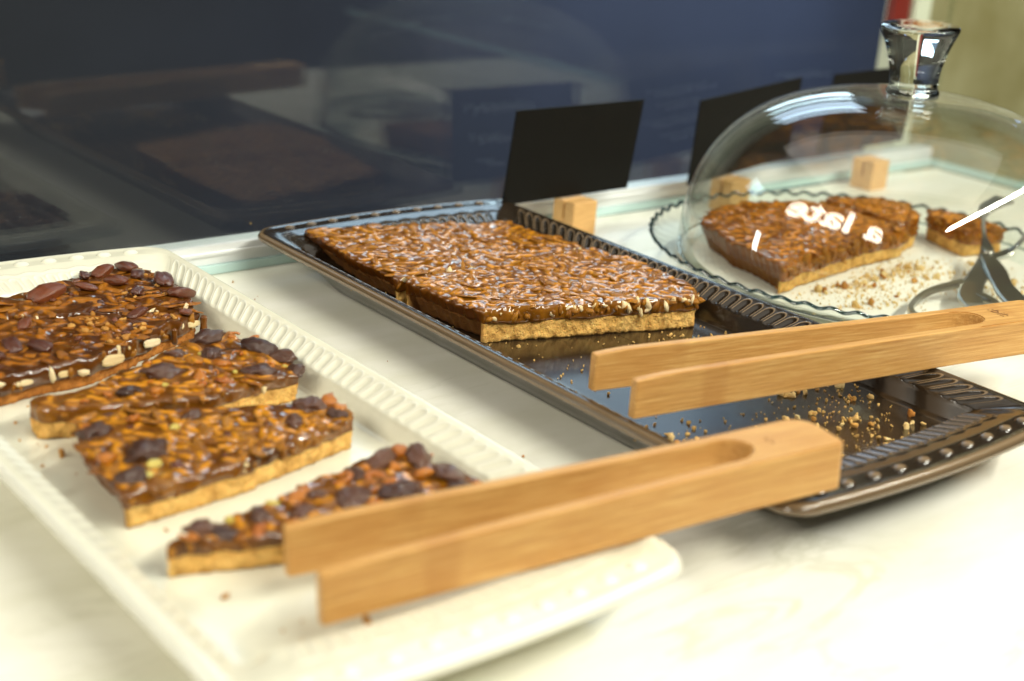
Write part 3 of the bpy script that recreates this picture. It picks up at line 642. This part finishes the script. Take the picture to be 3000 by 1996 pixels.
# ------------------------------------------------------------------ price cards
def squiggle(rg, x0, x1, y, h):
    n = int((x1-x0)/.09); x = np.linspace(x0, x1, n); yy = y+h*np.where(np.arange(n) % 2 == 0, 1, -1)*rg.uniform(.2, 1, n); return list(zip(x+rg.uniform(-.06, .06, n), yy))
def stroke(name, P, wd, mat, parent, z=0):
    V, F = [], []
    for (x0, y0), (x1, y1) in zip(P[:-1], P[1:]):
        d_ = np.array([x1-x0, y1-y0]); L = np.hypot(*d_) or 1e-6; n_ = np.array([-d_[1], d_[0]])/L*wd/2; k = len(V)
        V += [(x0+n_[0], y0+n_[1]), (x0-n_[0], y0-n_[1]), (x1-n_[0], y1-n_[1]), (x1+n_[0], y1+n_[1])]; F.append([k, k+1, k+2, k+3])
    return V, F
def card(label, u, v, zc, roll, yaw, blk_du, seed, lines, lean=R(7)):
    root = empty('price_card', (u/100, v/100, 0)); root.rotation_euler.z = yaw; props(root, label, 'price card', 'black price cards in wooden blocks')
    bd = box('board', -.063, .063, -.0006, .0006, -.0355, .0355, MAT['black'], root); bd.location = (0, 0, zc/100); bd.rotation_euler = (lean, roll, 0)
    rg = np.random.default_rng(seed); V, F = [], []
    for ln_ in lines:
        v_, f_ = stroke('c', squiggle(rg, *ln_), .08, None, None); k = len(V); V += v_; F += [[i+k for i in q] for q in f_]
    V3 = [(x/100, .0008, y/100) for x, y in V]
    pyd('chalk_writing', V3, F, MAT['chalk'], bd, smooth=False)
    x0 = blk_du/100
    bk = empty('wood_block'); bk.parent = root
    # block with a slot: two cheeks and a foot
    b1 = box('front_cheek', x0-.0118, x0+.0118, -.0115, -.001, 0, .0265, MAT['block'], bk, bev=.0008); box('back_cheek', x0-.0118, x0+.0118, .001, .0115, 0, .0265, MAT['block'], bk, bev=.0008); box('foot', x0-.0117, x0+.0117, -.00098, .00098, .0005, .012, MAT['block'], bk)
    return root
card('nearest black price card in its block, behind the far corner of the brown tray', 69.8, 77.2, 6.3, 0, R(1.5), .6, 1, [(-4.5, 1.5, 2.0, .45), (-4.0, -.6, -.3, .45), (-3.2, -1.4, -2.1, .35)])
card('black price card half hidden by the left side of the glass dome', 88.4, 77.3, 6.5, R(-5), R(3), -1.0, 2, [(-3.5, 3.5, 2.0, .3), (-2.5, 2.5, .8, .3), (-4, 3, -.5, .3), (-2, 3, -1.8, .3)])
card('farthest black price card, seen behind the knob of the glass dome', 104.3, 77.3, 7.3, R(-1), R(2), 1.6, 3, [(-3, 3, 1.6, .4), (-4, 2, -.2, .4)])

# ------------------------------------------------------------------ glass plate, dome, cakes inside, serving tongs
PC = (.8248, .590)
pr = empty('cake_plate', (*PC, 0)); props(pr, 'round clear glass cake plate with a wavy teal rim under the dome', 'plate')
NW = 62
def wave(amp):
    def fn(a, r, z): return r+amp*.7*np.cos(NW*a)/100, z+amp*np.cos(NW*a)/100
    return fn
prof = [(.0005, .006), (.09, .006), (.127, .006), (.133, .0085), (.139, .013), (.146, .0145), (.152, .0165), (.1565, .0215)]
lathe('dish', [(r, z) for r, z in prof], 420, MAT['plate'], pr, lambda a, r, z: wave(.11*np.clip((r[0]-.146)/.01, 0, 1))(a, r, z))
fo = lathe('foot_ring', [(.09, 0), (.088, .001), (.088, .006), (.092, .006), (.092, 0), (.09, 0)], 80, MAT['plate'], pr)
aa = np.linspace(0, 2*np.pi, 620, endpoint=False); RV = []
for j in range(8):
    q = 2*np.pi*j/8; rr = .1567+.00125*math.cos(q)+.0008*np.cos(NW*aa); RV.append(np.stack([rr*np.cos(aa), rr*np.sin(aa), .0220+.00125*math.sin(q)+.0012*np.cos(NW*aa)], 1))
RV = np.concatenate(RV+[RV[0]]); pyd('rim', RV, grid_faces(9, 620), MAT['rimglass'], pr)
pp = lathe('paper_liner', [(.0005, .0078), (.06, .0077), (.122, .0078), (.1255, .0088)], 120, MAT['paper']); pp.location = (*PC, 0); props(pp, 'round white paper liner under the cake pieces on the glass plate', 'paper liner')

DC = (.8181, .5740)
dr = empty('glass_dome', (*DC, .0155)); props(dr, 'clear glass dome with a flared solid knob covering the cake plate', 'glass dome')
zz = np.concatenate([np.linspace(0, .9, 22), [.94, .965, .982, .993, .998, 1.0]]); pz = 2.55; DR, DH = .1440, .1214
def dome_r(k): return DR*(1-k**pz)**(1/pz)
pro = [(max(dome_r(k), .0003), DH*k) for k in zz]
lathe('bell', pro, 160, MAT['dome'], dr)
inn = [(max(r-.0028, .0002), z-.0028*(z/DH)) for r, z in pro]; lathe('inner_face', inn, 160, MAT['dome'], dr)
lathe('edge_ring', [(DR-.0028, 0), (DR-.0014, -.0012), (DR, 0)], 160, MAT['rimglass'], dr)
kn = lathe('knob', [(.0002, -.0005), (.0175, -.0005), (.0178, .002), (.0165, .004), (.0160, .006), (.0163, .0072), (.0160, .0085), (.0168, .016), (.0185, .024), (.0215, .033), (.0247, .0402), (.0258, .0432), (.0256, .0448), (.0245, .0454), (.012, .0450), (.0002, .0449)], 72, MAT['knob'], dr)
kn.location = (0, 0, DH-.0008); kn.rotation_euler = (0, R(-4), 0)

z0 = .86
G2 = 'pieces of nut tart under the glass dome'
T1 = [(71.2, 57.7), (76.2, 58.5), (82, 59.3), (87.5, 59.6), (87.6, 67.5), (86, 69.0), (82, 70.2), (77.6, 70.2), (74.3, 68.2), (72.4, 63.8)]
T2 = [(88.0, 60.4), (90.8, 61.2), (93.6, 64.6), (92.6, 66.6), (88.2, 68.2)]
T3 = [(91.5, 57.6), (95.2, 56.5), (95.5, 59.5), (94.9, 62.2), (93.4, 62.4)]
t1 = cake('nut_tart', 'large nut tart wedge with a fluted dark edge at the left under the dome', T1, [0, 0, 0, 0, 1, 1, 1, 1, 1, 1], z0, 1.75, 2.95, 31, 'tartcar', 'crust', 1.0, G2, scatter(np.array(T1), 260, .42, rg0, .1), lump=.06)
place_slivers(t1, 'almondd'); cut_nuts(t1, 40, 'almond', (.35, .8)); cut_nuts(t1, 60, 'almond', (.5, 1.0))
t2 = cake('nut_tart', 'smaller nut tart piece just behind the large wedge under the dome', T2, [0, 0, 1, 1, 0], z0, 1.75, 3.1, 32, 'tartcar', 'crust', .5, G2, scatter(np.array(T2), 90, .42, rg0, .1), lump=.12)
place_slivers(t2, 'almondd'); cut_nuts(t2, 16, 'almond', (.35, .8)); cut_nuts(t2, 26, 'almond', (.5, 1.0))
t3 = cake('nut_tart', 'nut tart piece at the right under the dome, behind the steel tongs', T3, [0, 0, 1, 1, 0], z0, 1.8, 2.9, 33, 'tartcar', 'crust', .5, G2, scatter(np.array(T3), 60, .42, rg0, .1), lump=.2)
place_slivers(t3, 'almondd'); cut_nuts(t3, 12, 'almond', (.35, .8)); cut_nuts(t3, 20, 'almond', (.5, 1.0))

# the backlit sign on the shop wall to the left; its letters are mirrored by the dome
sg = empty('wall_sign', (-1.78, .42, 1.24)); props(sg, 'backlit wall sign whose glowing letters are mirrored in the glass dome', 'sign')
box('board', -.03, -.004, -1.95, 1.95, -.12, 1.15, MAT['black'], sg)
me = text_mesh('letters', 'a late', 1.36, .032, 4, .012); me.materials.clear()
lt = link('letters', me, MAT['white'], sg, smooth=False); lt.matrix_local = Matrix(((0, 0, 1, .0125), (1, 0, 0, 0), (0, 1, 0, .47), (0, 0, 0, 1)))

# steel scissor tongs lying on the liner
st = empty('serving_tongs', (.885, .536, .02)); props(st, 'steel scissor tongs with ring handles inside the glass dome', 'tongs')
def ribbon(name, pts, wd, th, parent, zf=None):
    P = np.array(pts, float); P = np.concatenate([[P[0]], P, [P[-1]]]); out = []; ws = np.concatenate([[wd[0]], wd, [wd[-1]]]); W2 = []
    for i in range(1, len(P)-2):
        for t_ in np.arange(8)/8:
            p0_, p1_, p2_, p3_ = P[i-1:i+3]; out.append(.5*((2*p1_)+(-p0_+p2_)*t_+(2*p0_-5*p1_+4*p2_-p3_)*t_**2+(-p0_+3*p1_-3*p2_+p3_)*t_**3)); W2.append(ws[i]*(1-t_)+ws[i+1]*t_)
    out.append(P[-1]); W2.append(ws[-1]); out = np.array(out); W2 = np.array(W2)
    tg = np.gradient(out, axis=0); tg[:, 2] = 0; tg /= np.linalg.norm(tg, axis=1)[:, None]; nn = np.stack([-tg[:, 1], tg[:, 0], 0*tg[:, 0]], 1)
    up = np.array([0, 0, th/2]); a_, b_ = out+nn*W2[:, None]/2, out-nn*W2[:, None]/2
    V = np.stack([a_+up*.3, a_-nn*W2[:, None]*.08+up, b_+nn*W2[:, None]*.08+up, b_+up*.3, b_-up, a_-up], 1).reshape(-1, 3)/100
    F = grid_faces(len(out), 6).tolist()+[[0, 1, 2, 3, 4, 5][::-1], [len(V)-6+i for i in range(6)]]
    o = pyd(name, V, F, MAT['steel'], parent, smooth=False); o.location = (-.885, -.536, -.02); return o
ribbon('handle', [(88.9, 53.9, 2.3), (86.4, 52.4, 2.2), (83.6, 51.2, 2.0), (80.6, 49.5, 1.8), (78.8, 47.6, 1.8)], [.9, 1.5, 1.4, 1.6, 1.2], .22, st)
ribbon('finger_loop', [(82.9, 51.5, 1.9), (79.2, 51.6, 1.8), (75.6, 50.4, 1.7), (74.2, 48.9, 1.7), (75.5, 47.0, 1.7), (78.8, 46.2, 1.7), (81, 47.8, 1.75), (81.6, 49.4, 1.8)], [.8, .4, .35, .35, .35, .4, .6, .8], .35, st)
ribbon('handle', [(88.0, 53.3, 2.6), (86.2, 51.4, 2.4), (84.4, 49.6, 2.1), (82.6, 47.2, 1.9), (81.6, 44.4, 1.8)], [1.0, 1.5, 1.4, 2.0, 2.2], .22, st)
ribbon('blade', [(88.0, 53.4, 2.5), (89.9, 54.6, 2.6), (91.2, 55.8, 3.0), (92.6, 57.0, 3.9), (93.5, 57.4, 4.5), (95.2, 57.2, 5.0)], [1.0, .9, .3, .28, 1.3, 1.9], .2, st)
ribbon('blade', [(88.4, 53.2, 2.4), (90.4, 53.2, 2.6), (91.0, 52.9, 3.2), (92.2, 53.0, 4.0), (93.6, 53.4, 4.4)], [1.0, .9, .35, .3, 1.4], .2, st)
rv = lathe('rivet', [(.0045, 0), (.0045, .0012), (.0035, .002), (.0003, .0023)], 24, MAT['steel'], st); rv.location = (0, 0, .0068)

# ------------------------------------------------------------------ crumbs
def crumbs(where, n, mind, z, lab, group, big, matname, seed, fine_n, fine_region, fine_label):
    rg = np.random.default_rng(seed)
    for (x, y, s) in big:
        o = put('crumb', matname if rg.random() < .7 else 'bcrumb', None, (x/100, y/100, (z+s*.2)/100), s/100, (rg.uniform(0, 6), rg.uniform(0, 6), rg.uniform(0, 6)), rg); props(o, lab, 'crumb', group)
    items = []
    for _ in range(fine_n):
        x, y = fine_region(rg); s = rg.choice([.08, .1, .14, .2, .28], p=[.3, .3, .2, .14, .06])
        items.append(('crumb', int(rg.integers(6)), (x/100, y/100, (z+s*.22)/100), (s/100,)*3, tuple(rg.uniform(0, 6, 3))))
    o = heap('fine_crumbs', items, matname); props(o, fine_label)
rgc = np.random.default_rng(77)
def clus(cs):
    def f(rg):
        c_ = cs[int(rg.integers(len(cs)))]; return c_[0]+rg.normal()*c_[2], c_[1]+rg.normal()*c_[3]
    return f
# measured groups of crumbs on the near part of the brown tray (cm)
bigs = []
for x, y, n, sp in ((57.8, 40.2, 6, .7), (60.2, 42.5, 5, .6), (55.9, 42.0, 5, .7), (58.0, 44.5, 7, .8), (52.0, 40.0, 4, .6), (47.5, 43.2, 5, .5), (61.0, 39.0, 5, .6), (54.4, 37.4, 4, .5), (48.6, 41.6, 3, .3), (57.0, 37.8, 3, .5)):
    for _ in range(n): bigs.append((x+rgc.normal()*sp, y+rgc.normal()*sp*.8, rgc.uniform(.18, .5)))
crumbs(None, 0, 0, 1.21, 'pale golden cake crumb on the near end of the brown tray', 'cake crumbs on the brown tray', bigs, 'crumb', 5, 560,
       clus([(57.8, 40.4, 1.6, 1.2), (59.5, 43, 1.6, 1.2), (55.5, 42.6, 1.8, 1.2), (52, 41, 1.2, 1.6), (48.5, 42.5, 1.0, 1.4), (56, 38.4, 1.5, .8), (58, 53.5, 2.2, 1.0), (53, 53.0, 3, 1.6), (48.6, 56, .9, 5), (47.2, 68, .5, 6), (60.5, 51, .8, 1.2)]), 'fine pale crumbs scattered over the floor of the brown tray')
bigp = []
for x, y, n, sp in ((74.5, 57.0, 4, .6), (77, 56.6, 5, .8), (80, 57, 6, .9), (83, 57.4, 8, 1.0), (85.6, 57.6, 8, 1.0), (84.4, 55.6, 5, .9), (79, 53.6, 3, 1.2), (76.5, 53.5, 3, 1.0), (90.4, 55.8, 5, .8), (87.0, 50.5, 4, .6), (90, 52, 4, 1.2), (72.4, 58.8, 2, .3)):
    for _ in range(n): bigp.append((x+rgc.normal()*sp, y+rgc.normal()*sp*.6, rgc.uniform(.2, .7)))
crumbs(None, 0, 0, .82, 'golden tart crumb on the white liner under the dome', 'tart crumbs under the dome', bigp, 'crumb', 6, 1000,
       clus([(77, 56.6, 2, .8), (82, 57.2, 2, .9), (85.5, 57.4, 1.6, 1.0), (80, 54.5, 3, 1.4), (89, 53.5, 2, 2), (87, 51, 1.5, 1.2), (76, 54, 1.8, 1.2)]), 'fine golden crumbs scattered on the white liner')
bigc = [(25.8, 37.5, .5), (22.3, 41.6, .35), (22.0, 56.0, .45), (20.9, 55.4, .2), (23.0, 60.6, .2), (35.0, 66.6, .22), (35.2, 66.1, .18), (33.6, 77.3, .35), (21.6, 60.3, .2), (22.8, 47.4, .2)]
crumbs(None, 0, 0, 1.21, 'small orange crumb on the cream tray', 'cake crumbs on the cream tray', bigc, 'bcrumb', 7, 60,
       clus([(34.9, 66.3, .3, .4), (22, 58, 1.4, 2), (26, 38.5, 2, 1), (36.0, 68, .3, 2)]), 'fine brown crumbs on the floor of the cream tray')
crumbs(None, 0, 0, .0, 'tiny brown crumb on the marble between the trays', 'cake crumbs on the marble', [(41.0, 66.0, .16), (40.8, 76.8, .2), (42.0, 77.5, .2), (38.4, 62, .1), (41.2, 58.2, .12)], 'bcrumb', 8, 16, clus([(40.5, 60, 1.2, 8), (41, 76, .8, 1.5)]), 'fine crumbs on the marble between the trays')
